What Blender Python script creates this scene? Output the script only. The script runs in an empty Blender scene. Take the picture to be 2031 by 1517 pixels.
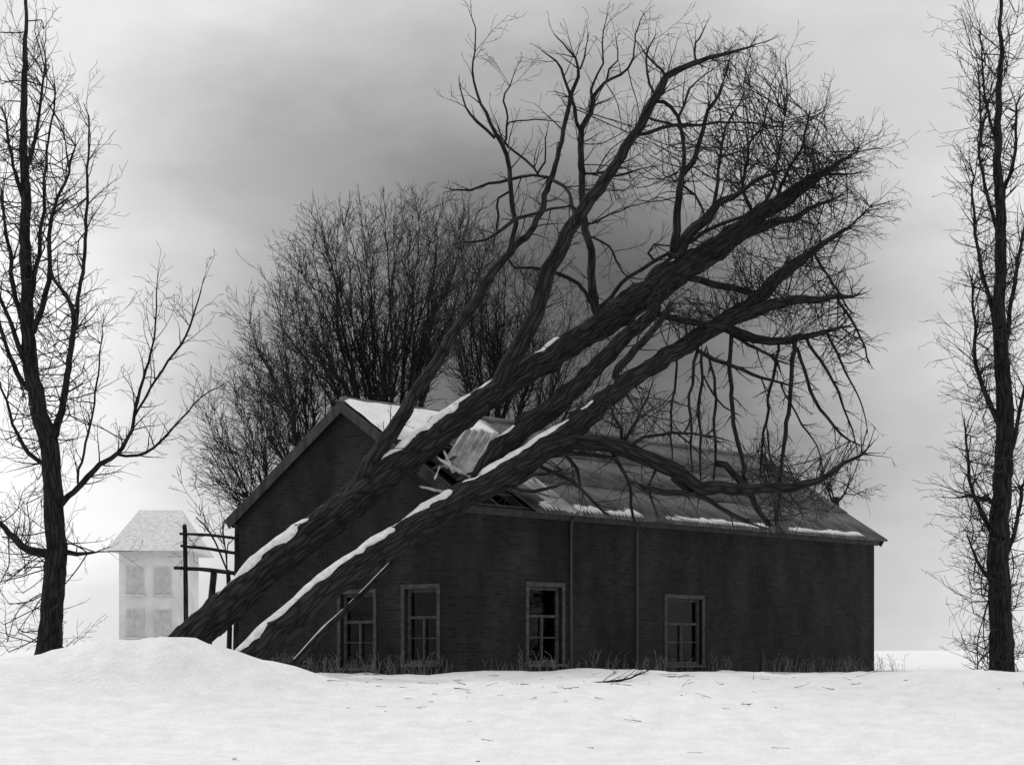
import bpy, math, random
from mathutils import Vector, Matrix, noise

random.seed(11)
R = math.radians
scene = bpy.context.scene
col = scene.collection

# ------------------------------------------------------------------ camera
W_PX, H_PX = 2031.0, 1517.0
F = 3765.0            # focal length in photograph pixels
HOR = 1290.0          # horizon row of the photograph
CX = 1015.5
CAM_H = 1.6
cam_d = bpy.data.cameras.new('camera')
cam = bpy.data.objects.new('camera', cam_d)
col.objects.link(cam)
cam.location = (0, 0, CAM_H)
cam.rotation_euler = (R(90), 0, 0)
cam_d.sensor_fit = 'HORIZONTAL'
cam_d.sensor_width = 36
cam_d.lens = 36 * F / W_PX
cam_d.shift_y = (HOR - H_PX / 2) / W_PX
cam_d.clip_end = 6000
scene.camera = cam


def at(px, py, Y):
    """a point of the place: seen in that column and row, Y metres away"""
    return Vector(((px - CX) * Y / F, Y, CAM_H + (HOR - py) * Y / F))


# ------------------------------------------------------------------ sky
SUN_EL, SUN_AZ = R(48), R(-32)      # azimuth measured from +Y towards +X
world = bpy.data.worlds.new('World')
scene.world = world
world.use_nodes = True
nt = world.node_tree
nt.nodes.clear()
N = nt.nodes.new
L = nt.links.new
out = N('ShaderNodeOutputWorld')
sky = N('ShaderNodeTexSky')
sky.sky_type = 'NISHITA'
sky.sun_disc = False
sky.sun_elevation = SUN_EL
sky.sun_rotation = SUN_AZ
bw = N('ShaderNodeRGBToBW')
L(sky.outputs[0], bw.inputs[0])
bg1 = N('ShaderNodeBackground')
bg1.inputs[1].default_value = 0.06
L(bw.outputs[0], bg1.inputs[0])
tc = N('ShaderNodeTexCoord')
wn = N('ShaderNodeTexNoise')
wn.inputs['Scale'].default_value = 5.0
wn.inputs['Detail'].default_value = 8.0
wn.inputs['Roughness'].default_value = 0.55
wmap = N('ShaderNodeMapping')
wmap.inputs['Rotation'].default_value = (0, R(-14), 0)
wmap.inputs['Scale'].default_value = (1.0, 1.0, 2.6)
L(tc.outputs['Generated'], wmap.inputs[0])
L(wmap.outputs[0], wn.inputs['Vector'])
wsub = N('ShaderNodeVectorMath'); wsub.operation = 'SUBTRACT'
L(wn.outputs['Color'], wsub.inputs[0]); wsub.inputs[1].default_value = (.5, .5, .5)
wmul = N('ShaderNodeVectorMath'); wmul.operation = 'SCALE'
L(wsub.outputs[0], wmul.inputs[0]); wmul.inputs['Scale'].default_value = 0.13
wadd = N('ShaderNodeVectorMath'); wadd.operation = 'ADD'
L(tc.outputs['Generated'], wadd.inputs[0]); L(wmul.outputs[0], wadd.inputs[1])
# a grey cloud bank above the house
csub = N('ShaderNodeVectorMath'); csub.operation = 'SUBTRACT'
L(wadd.outputs[0], csub.inputs[0]); csub.inputs[1].default_value = (.025, .98, .155)
cscl = N('ShaderNodeVectorMath'); cscl.operation = 'MULTIPLY'
L(csub.outputs[0], cscl.inputs[0]); cscl.inputs[1].default_value = (1 / .215, 1 / .6, 1 / .205)
clen = N('ShaderNodeVectorMath'); clen.operation = 'LENGTH'
L(cscl.outputs[0], clen.inputs[0])
bank = N('ShaderNodeMapRange')
bank.interpolation_type = 'SMOOTHSTEP'
bank.inputs['From Min'].default_value = 0.15
bank.inputs['From Max'].default_value = 1.45
L(clen.outputs['Value'], bank.inputs['Value'])
# the pale cloud deck around it
dn = N('ShaderNodeTexNoise')
dn.inputs['Scale'].default_value = 3.2
dn.inputs['Detail'].default_value = 6.0
L(wadd.outputs[0], dn.inputs['Vector'])
deck = N('ShaderNodeMapRange')
deck.inputs['From Min'].default_value = 0.3
deck.inputs['From Max'].default_value = 0.7
deck.inputs['To Min'].default_value = 0.66
deck.inputs['To Max'].default_value = 1.25
L(dn.outputs[0], deck.inputs['Value'])
fine = N('ShaderNodeMapRange')
fine.inputs['From Min'].default_value = 0.3
fine.inputs['From Max'].default_value = 0.7
fine.inputs['To Min'].default_value = 0.08
fine.inputs['To Max'].default_value = 0.17
L(wn.outputs[0], fine.inputs['Value'])
cmix = N('ShaderNodeMix')
cmix.data_type = 'FLOAT'
L(bank.outputs[0], cmix.inputs[0]); L(fine.outputs[0], cmix.inputs[2]); L(deck.outputs[0], cmix.inputs[3])
bg2 = N('ShaderNodeBackground')
L(cmix.outputs[0], bg2.inputs[0])
bg2.inputs[1].default_value = 1.0
msh = N('ShaderNodeMixShader')
msh.inputs[0].default_value = 0.93
L(bg1.outputs[0], msh.inputs[1]); L(bg2.outputs[0], msh.inputs[2])
L(msh.outputs[0], out.inputs[0])

sun_d = bpy.data.lights.new('sun', 'SUN')
sun_d.energy = 1.0
sun_d.angle = R(11)
sun = bpy.data.objects.new('sun', sun_d)
col.objects.link(sun)
sdir = Vector((math.sin(SUN_AZ) * math.cos(SUN_EL), math.cos(SUN_AZ) * math.cos(SUN_EL), math.sin(SUN_EL)))
sun.rotation_euler = (-sdir).to_track_quat('-Z', 'Y').to_euler()

vs = scene.view_settings
vs.view_transform = 'Standard'
vs.look = 'None'
vs.gamma = 1
vs.exposure = 0
vs.use_curve_mapping = False


# ------------------------------------------------------------------ materials
def mat(name, c1, c2=None, scale=4.0, rough=.9, bump=.3, bscale=None, detail=5.0, stretch=None, spec=.2, extra=None):
    m = bpy.data.materials.new(name)
    m.use_nodes = True
    t = m.node_tree
    b = t.nodes['Principled BSDF']
    b.inputs['Roughness'].default_value = rough
    b.inputs['Specular IOR Level'].default_value = spec
    c2 = c1 if c2 is None else c2
    co = t.nodes.new('ShaderNodeTexCoord')
    src = co.outputs['Object']
    if stretch:
        mp = t.nodes.new('ShaderNodeMapping')
        mp.inputs['Scale'].default_value = stretch
        t.links.new(src, mp.inputs[0]); src = mp.outputs[0]
    n = t.nodes.new('ShaderNodeTexNoise')
    n.inputs['Scale'].default_value = scale
    n.inputs['Detail'].default_value = detail
    n.inputs['Roughness'].default_value = .6
    t.links.new(src, n.inputs['Vector'])
    r = t.nodes.new('ShaderNodeValToRGB')
    r.color_ramp.elements[0].position = .32
    r.color_ramp.elements[1].position = .68
    r.color_ramp.elements[0].color = (c1, c1, c1, 1)
    r.color_ramp.elements[1].color = (c2, c2, c2, 1)
    t.links.new(n.outputs[0], r.inputs[0])
    t.links.new(r.outputs[0], b.inputs['Base Color'])
    if bump:
        n2 = t.nodes.new('ShaderNodeTexNoise')
        n2.inputs['Scale'].default_value = bscale or scale * 3
        n2.inputs['Detail'].default_value = 6
        t.links.new(src, n2.inputs['Vector'])
        bp = t.nodes.new('ShaderNodeBump')
        bp.inputs['Strength'].default_value = bump
        bp.inputs['Distance'].default_value = .05
        t.links.new(n2.outputs[0], bp.inputs['Height'])
        t.links.new(bp.outputs[0], b.inputs['Normal'])
    if extra:
        extra(t, b, r, src)
    return m


M = {}
def bark_extra(t, b, r, src):
    # furrows run along the stem: coordinates stored on the mesh (across, across, along)
    at_ = t.nodes.new('ShaderNodeAttribute')
    at_.attribute_name = 'grain'
    n1 = t.nodes.new('ShaderNodeTexNoise')
    n1.inputs['Scale'].default_value = 13
    n1.inputs['Detail'].default_value = 8
    n1.inputs['Roughness'].default_value = .7
    t.links.new(at_.outputs['Vector'], n1.inputs['Vector'])
    v = t.nodes.new('ShaderNodeTexVoronoi')
    v.feature = 'DISTANCE_TO_EDGE'
    v.inputs['Scale'].default_value = 11
    t.links.new(at_.outputs['Vector'], v.inputs['Vector'])
    mr = t.nodes.new('ShaderNodeMapRange')
    mr.inputs['From Max'].default_value = .25
    t.links.new(v.outputs['Distance'], mr.inputs['Value'])
    mu = t.nodes.new('ShaderNodeMath'); mu.operation = 'MULTIPLY_ADD'
    t.links.new(mr.outputs[0], mu.inputs[0]); mu.inputs[1].default_value = .5
    t.links.new(n1.outputs[0], mu.inputs[2])
    rp = t.nodes.new('ShaderNodeValToRGB')
    rp.color_ramp.elements[0].position = .45; rp.color_ramp.elements[1].position = 1.05
    rp.color_ramp.elements[0].color = (.003, .003, .003, 1); rp.color_ramp.elements[1].color = (.03, .03, .03, 1)
    t.links.new(mu.outputs[0], rp.inputs[0])
    t.links.new(rp.outputs[0], b.inputs['Base Color'])
    bp = t.nodes.new('ShaderNodeBump')
    bp.inputs['Strength'].default_value = 1.0
    bp.inputs['Distance'].default_value = .07
    t.links.new(mu.outputs[0], bp.inputs['Height'])
    t.links.new(bp.outputs[0], b.inputs['Normal'])


M['bark'] = mat('bark', .004, .04, scale=7, bump=0, extra=bark_extra)
M['twig'] = mat('twig_bark', .012, .03, scale=3, bump=0)
M['far_twig'] = mat('background_twig_bark', .012, .03, scale=3, bump=0)
M['snow'] = mat('snow', .72, .84, scale=2.2, rough=.75, bump=.9, bscale=14, spec=.3)
M['snow_clump'] = mat('old_snow', .5, .74, scale=7, rough=.8, bump=.5, bscale=18)
M['roof'] = mat('weathered_fibre_cement', .06, .17, scale=1.4, rough=.9, bump=.25, bscale=20)
M['timber'] = mat('old_timber', .025, .06, scale=6, bump=.5, stretch=(1, 1, .2))
M['split_wood'] = mat('split_pale_wood', .28, .5, scale=9, bump=.4, stretch=(.3, 1, 1))
M['frame'] = mat('weathered_pale_paint', .03, .085, scale=9, bump=.3)
M['zinc'] = mat('dull_zinc', .016, .034, scale=3, rough=.55, bump=.1, spec=.5)
M['plaster'] = mat('haze_pale_plaster', .55, .72, scale=1.2, bump=.2)  # far house plaster, distance haze painted in as a paler colour
M['straw'] = mat('dry_straw', .1, .2, scale=3, bump=0)
M['shutter'] = mat('haze_pale_shutter', .4, .55, scale=5, bump=.1)  # closed shutters, hazy low contrast of the far house put into their colour
M['dusted'] = mat('snow_dusted_sheet', .2, .6, scale=2.5, bump=.3, bscale=14)
M['room'] = mat('dark_room', .02, .03, bump=0)


def brick_extra(t, b, r, src):
    # joints of dark old brickwork, too fine to tell apart at this distance
    mp = t.nodes.new('ShaderNodeUVMap')
    br = t.nodes.new('ShaderNodeTexBrick')
    br.inputs['Scale'].default_value = 1.0
    br.inputs['Brick Width'].default_value = .26
    br.inputs['Row Height'].default_value = .085
    br.inputs['Mortar Size'].default_value = .012
    br.inputs['Color1'].default_value = (.6, .6, .6, 1)
    br.inputs['Color2'].default_value = (1.4, 1.4, 1.4, 1)
    br.inputs['Mortar'].default_value = (1.35, 1.35, 1.35, 1)
    t.links.new(mp.outputs[0], br.inputs['Vector'])
    mx = t.nodes.new('ShaderNodeMix')
    mx.data_type = 'RGBA'; mx.blend_type = 'MULTIPLY'
    mx.inputs[0].default_value = 1
    t.links.new(r.outputs[0], mx.inputs[6]); t.links.new(br.outputs[0], mx.inputs[7])
    t.links.new(mx.outputs[2], b.inputs['Base Color'])


M['brick'] = mat('dark_sooty_brick', .005, .02, scale=1.1, bump=.4, bscale=16, stretch=(1, 1, .4), extra=brick_extra)

g = bpy.data.materials.new('window_glass')
g.use_nodes = True
gt = g.node_tree
gt.nodes.clear()
go = gt.nodes.new('ShaderNodeOutputMaterial')
gl = gt.nodes.new('ShaderNodeBsdfGlossy')
gl.inputs['Roughness'].default_value = .04
gl.inputs['Color'].default_value = (.8, .8, .8, 1)
tp = gt.nodes.new('ShaderNodeBsdfTransparent')
tp.inputs['Color'].default_value = (.7, .7, .7, 1)
gf = gt.nodes.new('ShaderNodeLayerWeight')
gf.inputs['Blend'].default_value = .016
gx = gt.nodes.new('ShaderNodeMixShader')
gt.links.new(gf.outputs['Facing'], gx.inputs[0])
gt.links.new(tp.outputs[0], gx.inputs[1]); gt.links.new(gl.outputs[0], gx.inputs[2])
gt.links.new(gx.outputs[0], go.inputs[0])
M['glass'] = g


# ------------------------------------------------------------------ mesh helpers
class MB:
    def __init__(self):
        self.v, self.f, self.g = [], [], []

    def tube(self, pts, rad, sides=6, rough=0.0, cap=True):
        n = len(pts)
        base = len(self.v)
        t0 = (pts[1] - pts[0]).normalized()
        ref = Vector((0, 0, 1)) if abs(t0.z) < .9 else Vector((1, 0, 0))
        nx = t0.cross(ref).normalized()
        run = random.random() * 50
        for i in range(n):
            if i: run += (pts[i] - pts[i - 1]).length
            if i == 0: t = t0
            elif i == n - 1: t = (pts[i] - pts[i - 1])
            else: t = (pts[i + 1] - pts[i - 1])
            t = t.normalized()
            nx = (nx - t * nx.dot(t))
            if nx.length < 1e-6: nx = t.orthogonal()
            nx.normalize()
            ny = t.cross(nx)
            p, r = pts[i], rad[i]
            for k in range(sides):
                a = 2 * math.pi * k / sides
                rr = r
                self.g.append((math.cos(a) * r, math.sin(a) * r, run * .16))
                if rough and r > .1:
                    rr *= 1 + .13 * noise.noise(Vector((math.cos(a) * 3.4, math.sin(a) * 3.4, run * .7))) + .09 * noise.noise(Vector((math.cos(a) * 8, math.sin(a) * 8, run * 1.6)))
                if rough:
                    rr *= 1 + rough * noise.noise((p + nx * math.cos(a) * r * 2 + ny * math.sin(a) * r * 2) * 3.1) \
                          + rough * .6 * noise.noise((p + nx * math.cos(a) * r + ny * math.sin(a) * r) * 11)
                self.v.append(p + nx * (math.cos(a) * rr) + ny * (math.sin(a) * rr))
        for i in range(n - 1):
            for k in range(sides):
                a, b = base + i * sides + k, base + i * sides + (k + 1) % sides
                self.f.append((a, b, b + sides, a + sides))
        if cap:
            self.f.append(tuple(base + k for k in range(sides))[::-1])
            self.f.append(tuple(base + (n - 1) * sides + k for k in range(sides)))

    def box(self, o, ax, ay, az):
        """box from corner o along three edge vectors"""
        b = len(self.v)
        for k in (0, 1):
            for q in ((0, 0), (1, 0), (1, 1), (0, 1)):
                self.v.append(o + ax * q[0] + ay * q[1] + az * k)
        self.f += [(b, b + 3, b + 2, b + 1), (b + 4, b + 5, b + 6, b + 7)]
        for k in range(4):
            j = (k + 1) % 4
            self.f.append((b + k, b + j, b + 4 + j, b + 4 + k))

    def poly(self, pts):
        b = len(self.v)
        self.v += list(pts)
        self.f.append(tuple(range(b, b + len(pts))))

    def build(self, name, material, parent=None, smooth=True, origin=None):
        me = bpy.data.meshes.new(name)
        o0 = origin or Vector((0, 0, 0))
        me.from_pydata([(p - o0)[:] for p in self.v], [], self.f)
        if smooth:
            me.polygons.foreach_set('use_smooth', [True] * len(me.polygons))
        if len(self.g) == len(self.v) and self.g:
            at_ = me.attributes.new('grain', 'FLOAT_VECTOR', 'POINT')
            at_.data.foreach_set('vector', [c for q in self.g for c in q])
        me.materials.append(material)
        me.update()
        o = bpy.data.objects.new(name, me)
        col.objects.link(o)
        o.location = o0
        if parent:
            o.parent = parent
            o.location = o0 - parent.location
        return o


def tag(o, label=None, cat=None, group=None, kind=None):
    if label: o['label'] = label
    if cat: o['category'] = cat
    if group: o['group'] = group
    if kind: o['kind'] = kind
    return o


def empty(name, loc, label, cat, group=None):
    o = bpy.data.objects.new(name, None)
    o.empty_display_size = .3
    col.objects.link(o)
    o.location = loc
    return tag(o, label, cat, group)


def spline(pts, rad, step=.22, kink=.0):
    """smooth a polyline (points + radii) through its knots"""
    P, Rr = [], []
    n = len(pts)
    for i in range(n - 1):
        p0, p1, p2, p3 = pts[max(i - 1, 0)], pts[i], pts[i + 1], pts[min(i + 2, n - 1)]
        m = max(1, int((p2 - p1).length / step))
        for k in range(m):
            t = k / m
            q = .5 * ((2 * p1) + (p2 - p0) * t + (2 * p0 - 5 * p1 + 4 * p2 - p3) * t * t + (3 * p1 - p0 - 3 * p2 + p3) * t ** 3)
            P.append(q)
            Rr.append(rad[i] * (1 - t) + rad[i + 1] * t)
    P.append(pts[-1].copy()); Rr.append(rad[-1])
    if kink:
        for i in range(1, len(P) - 1):
            w = noise.noise_vector(P[i] * 1.7) * kink + noise.noise_vector(P[i] * 5.0) * kink * .45
            P[i] = P[i] + w
    return P, Rr


def rnd(): return random.uniform(-1, 1)
def rvec(): return Vector((rnd(), rnd(), rnd()))


def side_dir(d, ang):
    o = d.cross(rvec())
    if o.length < 1e-4: o = d.orthogonal()
    o.normalize()
    return (d * math.cos(ang) + o * math.sin(ang)).normalized()


def grow(mb, p, d, length, r, lvl, up=.02, wob=.16, dens=3.0, ang=(.5, 1.0), rmin=.0045, ratio=(.35, .62)):
    n = max(3, int(length / .2))
    st = length / n
    pts, rad = [p.copy()], [r]
    kids = []
    d = d.copy()
    for i in range(n):
        d = (d + rvec() * wob + Vector((0, 0, up))).normalized()
        p = p + d * st
        fr = (i + 1) / n
        pts.append(p.copy())
        rr = max(rmin, r * (1 - .8 * fr))
        rad.append(rr)
        if lvl > 0 and fr > .12 and random.random() < dens * st:
            kids.append((p.copy(), d.copy(), rr, fr))
    mb.tube(pts, rad, 5 if r > .03 else (4 if r > .014 else 3), cap=False)
    for (q, dd, rr, fr) in kids:
        grow(mb, q, side_dir(dd, random.uniform(*ang)), length * random.uniform(*ratio) * (1.1 - .5 * fr), max(rmin, rr * .62), lvl - 1, up, wob, dens * 1.15, ang, rmin, ratio)


# ------------------------------------------------------------------ snow-covered ground
def ground_z(x, y):
    def ss(a, b, t):
        t = max(0., min(1., (t - a) / (b - a)))
        return t * t * (3 - 2 * t)
    z = 1.0 * ss(25.5, 37.5, y)
    z += .16 * noise.noise(Vector((x * .16, y * .2, 3.1))) * ss(20, 30, y) * (1 - ss(60, 200, y))
    z += .07 * noise.noise(Vector((x * .6, y * .75, 8.3))) * (1 - ss(60, 120, y))
    z += (.04 * noise.noise(Vector((x * 2.1, y * 2.6, 1.3))) + .015 * noise.noise(Vector((x * 5.3, y * 5.9, 4.3)))) * (1 - ss(48, 60, y))
    # drifts banked up against the house and round the fallen stems
    z += .16 * math.exp(-((x + 6.2) / 2.2) ** 2 - ((y - 37.6) / 2.0) ** 2)
    z += (.92 + .16 * noise.noise(Vector((x * .9, y * .9, 5))) + .1 * noise.noise(Vector((x * 2.3, y * 2.3, 9)))) * math.exp(-(abs(x + 6.5) / 2.6) ** 2.2 - ((y - 34.7) / 1.25) ** 2)
    z += .34 * math.exp(-((x + 9.6) / 1.6) ** 2 - ((y - 33.6) / 1.4) ** 2) + .3 * math.exp(-((x - 8.6) / 2.2) ** 2 - ((y - 35.2) / 1.7) ** 2)
    z += .045 * (1 - abs(noise.noise(Vector((x * .45 + y * .5, y * 1.1, 2.2))))) ** 5 * (1 - ss(46, 52, y))
    z -= .05 * max(0., noise.noise(Vector((x * 3.0, y * 3.4, 6.6))) - .25) * (1 - ss(44, 50, y))
    z += .16 * math.exp(-((x + .6) / 2.6) ** 2 - ((y - 40.0) / 1.2) ** 2)
    z += .12 * math.exp(-((x - 4.6) / 2.4) ** 2 - ((y - 43.0) / 2.0) ** 2)
    z += 2.2 * ss(200, 1800, y) * noise.noise(Vector((x * .003, y * .003, .2)))
    return z


def axis(parts):
    a = []
    for (s, e, st) in parts:
        n = max(1, int(round((e - s) / st)))
        a += [s + (e - s) * i / n for i in range(n)]
    a.append(parts[-1][1])
    return a


xs = axis([(-2600, -300, 230), (-300, -60, 20), (-60, -18, 2.1), (-18, 18, .2), (18, 60, 2.1), (60, 300, 20), (300, 2600, 230)])
ys = axis([(-60, 18, 6), (18, 25, .5), (25, 46, .17), (46, 70, .8), (70, 240, 10), (240, 4200, 180)])
gm = MB()
nx_, ny_ = len(xs), len(ys)
for y in ys:
    for x in xs:
        gm.v.append(Vector((x, y, ground_z(x, y))))
for j in range(ny_ - 1):
    for i in range(nx_ - 1):
        a = j * nx_ + i
        gm.f.append((a, a + 1, a + 1 + nx_, a + nx_))
tag(gm.build('ground', M['snow']), 'deep white snow lying in front of the house', None, None, 'structure')

# ------------------------------------------------------------------ the house
GA = Vector((-1.146, 1.0, 0)).normalized()      # along the gable wall, away from the near corner
LB = Vector((.873, 1.0, 0)).normalized()        # along the long wall, away from the near corner
UP = Vector((0, 0, 1))
EAVE0 = at(934, 1002, 40.8)                     # near lower corner of the roof
Z_E = EAVE0.z
OV, VERGE = .16, .14                            # eaves and verge overhang
WG, LL = 7.7, 17.0
PITCH = math.atan2(2.56, 4.0)
C0 = Vector((EAVE0.x, EAVE0.y, 0)) + GA * OV + LB * VERGE    # near corner of the walls
ZB = .25
Z_WALL = Z_E + OV * math.tan(PITCH) - .06
Z_APEX = Z_E + (OV + WG / 2) * math.tan(PITCH) - .06


def hp(a, b, z):
    return C0 + GA * a + LB * b + UP * z


def wall_t(px, ax):
    """distance along a wall (direction ax) from the near corner to the point seen in column px"""
    k = (px - CX) / F
    return (k * C0.y - C0.x) / (ax.x - k * ax.y)


house = empty('brick_house', hp(0, 0, ZB), 'dark brick gabled house with its roof crushed by fallen trees', 'house')
TH = .32


def wall_with_openings(name, axis_v, inward, length, ztop, openings, gable=False):
    """wall face split round its openings, with real reveals and thickness"""
    mb = MB()
    uvs = []

    def P(t, z, dpt=0.0):
        return C0 + axis_v * t + UP * z + inward * dpt

    def quad(pts, uv):
        mb.poly(pts); uvs.extend(uv)
    ts = sorted(set([0.0, length] + [o[0] for o in openings] + [o[1] for o in openings]))
    zs = sorted(set([ZB, ztop] + [o[2] for o in openings] + [o[3] for o in openings]))
    for i in range(len(ts) - 1):
        for j in range(len(zs) - 1):
            tm, zm = (ts[i] + ts[i + 1]) / 2, (zs[j] + zs[j + 1]) / 2
            if any(o[0] < tm < o[1] and o[2] < zm < o[3] for o in openings): continue
            for dpt in (0, TH):
                quad([P(ts[i], zs[j], dpt), P(ts[i + 1], zs[j], dpt), P(ts[i + 1], zs[j + 1], dpt), P(ts[i], zs[j + 1], dpt)],
                     [(ts[i], zs[j]), (ts[i + 1], zs[j]), (ts[i + 1], zs[j + 1]), (ts[i], zs[j + 1])])
    for (a, b, c, d) in openings:
        for (p, q) in (((a, c), (b, c)), ((b, c), (b, d)), ((b, d), (a, d)), ((a, d), (a, c))):
            quad([P(*p), P(*q), P(*q, TH), P(*p, TH)], [(p[0], p[1]), (q[0] + .01, q[1]), (q[0] + .3, q[1] + .3), (p[0] + .3, p[1] + .3)])
    if gable:
        for dpt in (0, TH):
            quad([P(0, ztop, dpt), P(length, ztop, dpt), P(length / 2, Z_APEX, dpt)], [(0, ztop), (length, ztop), (length / 2, Z_APEX)])
    o = mb.build(name, M['brick'], house, smooth=False)
    lay = o.data.uv_layers.new(name='UVMap')
    for k, uv in enumerate(uvs):
        lay.data[k].uv = uv
    return o


def win(px0, px1, py_top, py_bot, ax):
    t0, t1 = sorted((wall_t(px0, ax), wall_t(px1, ax)))
    Y = (C0 + ax * t0).y
    zt = CAM_H + (HOR - py_top) * Y / F
    zb = CAM_H + (HOR - py_bot) * Y / F
    return (t0, t1, zb, zt)


g_open = [win(867, 803, 1166, 1316, GA), win(741, 676, 1176, 1324, GA)]
l_open = [win(1048, 1114, 1162, 1316, LB), win(1322, 1392, 1186, 1318, LB)]
wall_with_openings('gable_wall', GA, LB, WG, Z_WALL, g_open, True)
wall_with_openings('long_wall', LB, GA, LL, Z_WALL, l_open)
# the far walls
mb = MB()
mb.box(hp(WG - TH, .33, ZB), GA * TH, LB * (LL - .33), UP * (Z_WALL - ZB))
mb.build('back_wall', M['brick'], house, smooth=False)
mb = MB()
q = [hp(.33, LL, ZB), hp(WG - .33, LL, ZB), hp(WG - .33, LL, Z_WALL), hp(WG / 2, LL, Z_APEX - .2), hp(.33, LL, Z_WALL)]
mb.poly(q); mb.poly([p - LB * TH for p in q][::-1])
for i in range(5):
    j = (i + 1) % 5
    mb.poly([q[i], q[i] - LB * TH, q[j] - LB * TH, q[j]])
mb.build('far_gable_wall', M['brick'], house, smooth=False)
mb = MB()
mb.box(hp(.34, .34, Z_WALL - .5), GA * (WG - .68), LB * (LL - .68), UP * .12)
mb.build('attic_floor', M['timber'], house, smooth=False)
mb = MB()
mb.box(hp(.34, .34, 1.32), GA * (WG - .68), LB * (LL - .68), UP * .1)
mb.build('floor', M['room'], house, smooth=False)


def add_window(op, ax, inward):
    t0, t1, zb, zt = op
    O = C0 + ax * t0 + UP * zb
    w, h = t1 - t0, zt - zb
    back = inward * .09
    e = empty('window', O, None, None)
    e.parent = house
    e.location = O - house.location

    def bar(name, x, z, ww, hh, dep=.07, off=.0, m='frame'):
        b = MB()
        b.box(O + ax * x + UP * z + inward * (.09 + off), ax * ww, UP * hh, inward * dep)
        o = b.build(name, M[m], None, smooth=False)
        o.parent = e
        o.location = -O
        return o
    fw = .075
    trans = h * .60
    bar('frame', -.0, h - fw, w, fw); bar('frame', 0, 0, w, fw)
    bar('frame', 0, fw, fw, h - 2 * fw); bar('frame', w - fw, fw, fw, h - 2 * fw)
    bar('transom', fw, trans, w - 2 * fw, .06, off=.006)
    bar('mullion', w / 2 - .03, fw, .06, trans - fw, off=.004)
    # casement sashes
    for s in (0, 1):
        x0 = fw if s == 0 else w / 2 + .03
        ww = w / 2 - fw - .03
        bar('glazing_bar', x0, fw + (trans - fw) * .52, ww, .025, dep=.03, off=.02)
        bar('pane', x0, fw, ww, trans - fw, dep=.008, off=.05, m='glass')
    bar('pane', fw, trans + .06, w - 2 * fw, h - trans - .06 - fw, dep=.008, off=.05, m='glass')
    # projecting sill, moulded surround
    b = MB()
    b.box(O + ax * -.08 - UP * .07 - inward * .08, ax * (w + .16), UP * .066, inward * .16)
    o = b.build('sill', M['frame'], None, smooth=False); o.parent = e; o.location = -O
    for (x, z, ww, hh) in ((-.1, .0, .097, h + .1), (w + .003, .0, .097, h + .1), (0.0, h + .003, w, .097)):
        b = MB()
        b.box(O + ax * x + UP * z - inward * .025, ax * ww, UP * hh, inward * .022)
        o = b.build('surround', M['frame'], None, smooth=False); o.parent = e; o.location = -O


for op in g_open: add_window(op, GA, LB)
for op in l_open: add_window(op, LB, GA)

# roof: rafters, battens, corrugated sheets --------------------------------------------------
SL = (OV + WG / 2) / math.cos(PITCH)
RIDGE_A = WG / 2
SHEET_W, SHEET_L = 1.022, SL / 3 + .12
PER = .146
me_sheet = bpy.data.meshes.new('roof_sheet')
sv, sf = [], []
nu = 7 * 8
rows = (0.0, SHEET_L)
for lay in (0, 1):
    for v in rows:
        for i in range(nu + 1):
            u = i / nu * (7 * PER + .035)
            sv.append((u, v, .028 * math.cos(2 * math.pi * u / PER) - .009 * lay))
n1 = nu + 1
for lay in (0, 1):
    for i in range(nu):
        a = lay * 2 * n1 + i
        f = (a, a + 1, a + 1 + n1, a + n1)
        sf.append(f[::-1] if lay == 0 else f)
for i in range(nu):
    sf.append((i, i + 1, i + 1 + 2 * n1, i + 2 * n1)); sf.append((n1 + i, n1 + i + 2 * n1, n1 + i + 1 + 2 * n1, n1 + i + 1))
me_sheet.from_pydata(sv, [], sf)
me_sheet.polygons.foreach_set('use_smooth', [True] * len(me_sheet.polygons))
me_sheet.materials.append(M['roof'])
me_sheet.update()


def slope_frame(side):
    """origin at the ridge, axes: along ridge, down the slope, out of the roof"""
    h = -GA if side == 0 else GA
    down = (h * math.cos(PITCH) - UP * math.sin(PITCH)).normalized()
    nrm = (h * math.sin(PITCH) + UP * math.cos(PITCH)).normalized()
    o = C0 + GA * RIDGE_A - LB * VERGE + UP * (Z_E + (OV + WG / 2) * math.tan(PITCH))
    return o, LB.copy(), down, nrm


def place(o, org, ax, ay, az, parent=None):
    m = Matrix((( ax.x, ay.x, az.x, org.x), (ax.y, ay.y, az.y, org.y), (ax.z, ay.z, az.z, org.z), (0, 0, 0, 1)))
    o.matrix_world = m
    if parent:
        o.parent = parent
        o.matrix_basis = Matrix.Translation(-parent.location) @ m


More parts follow.
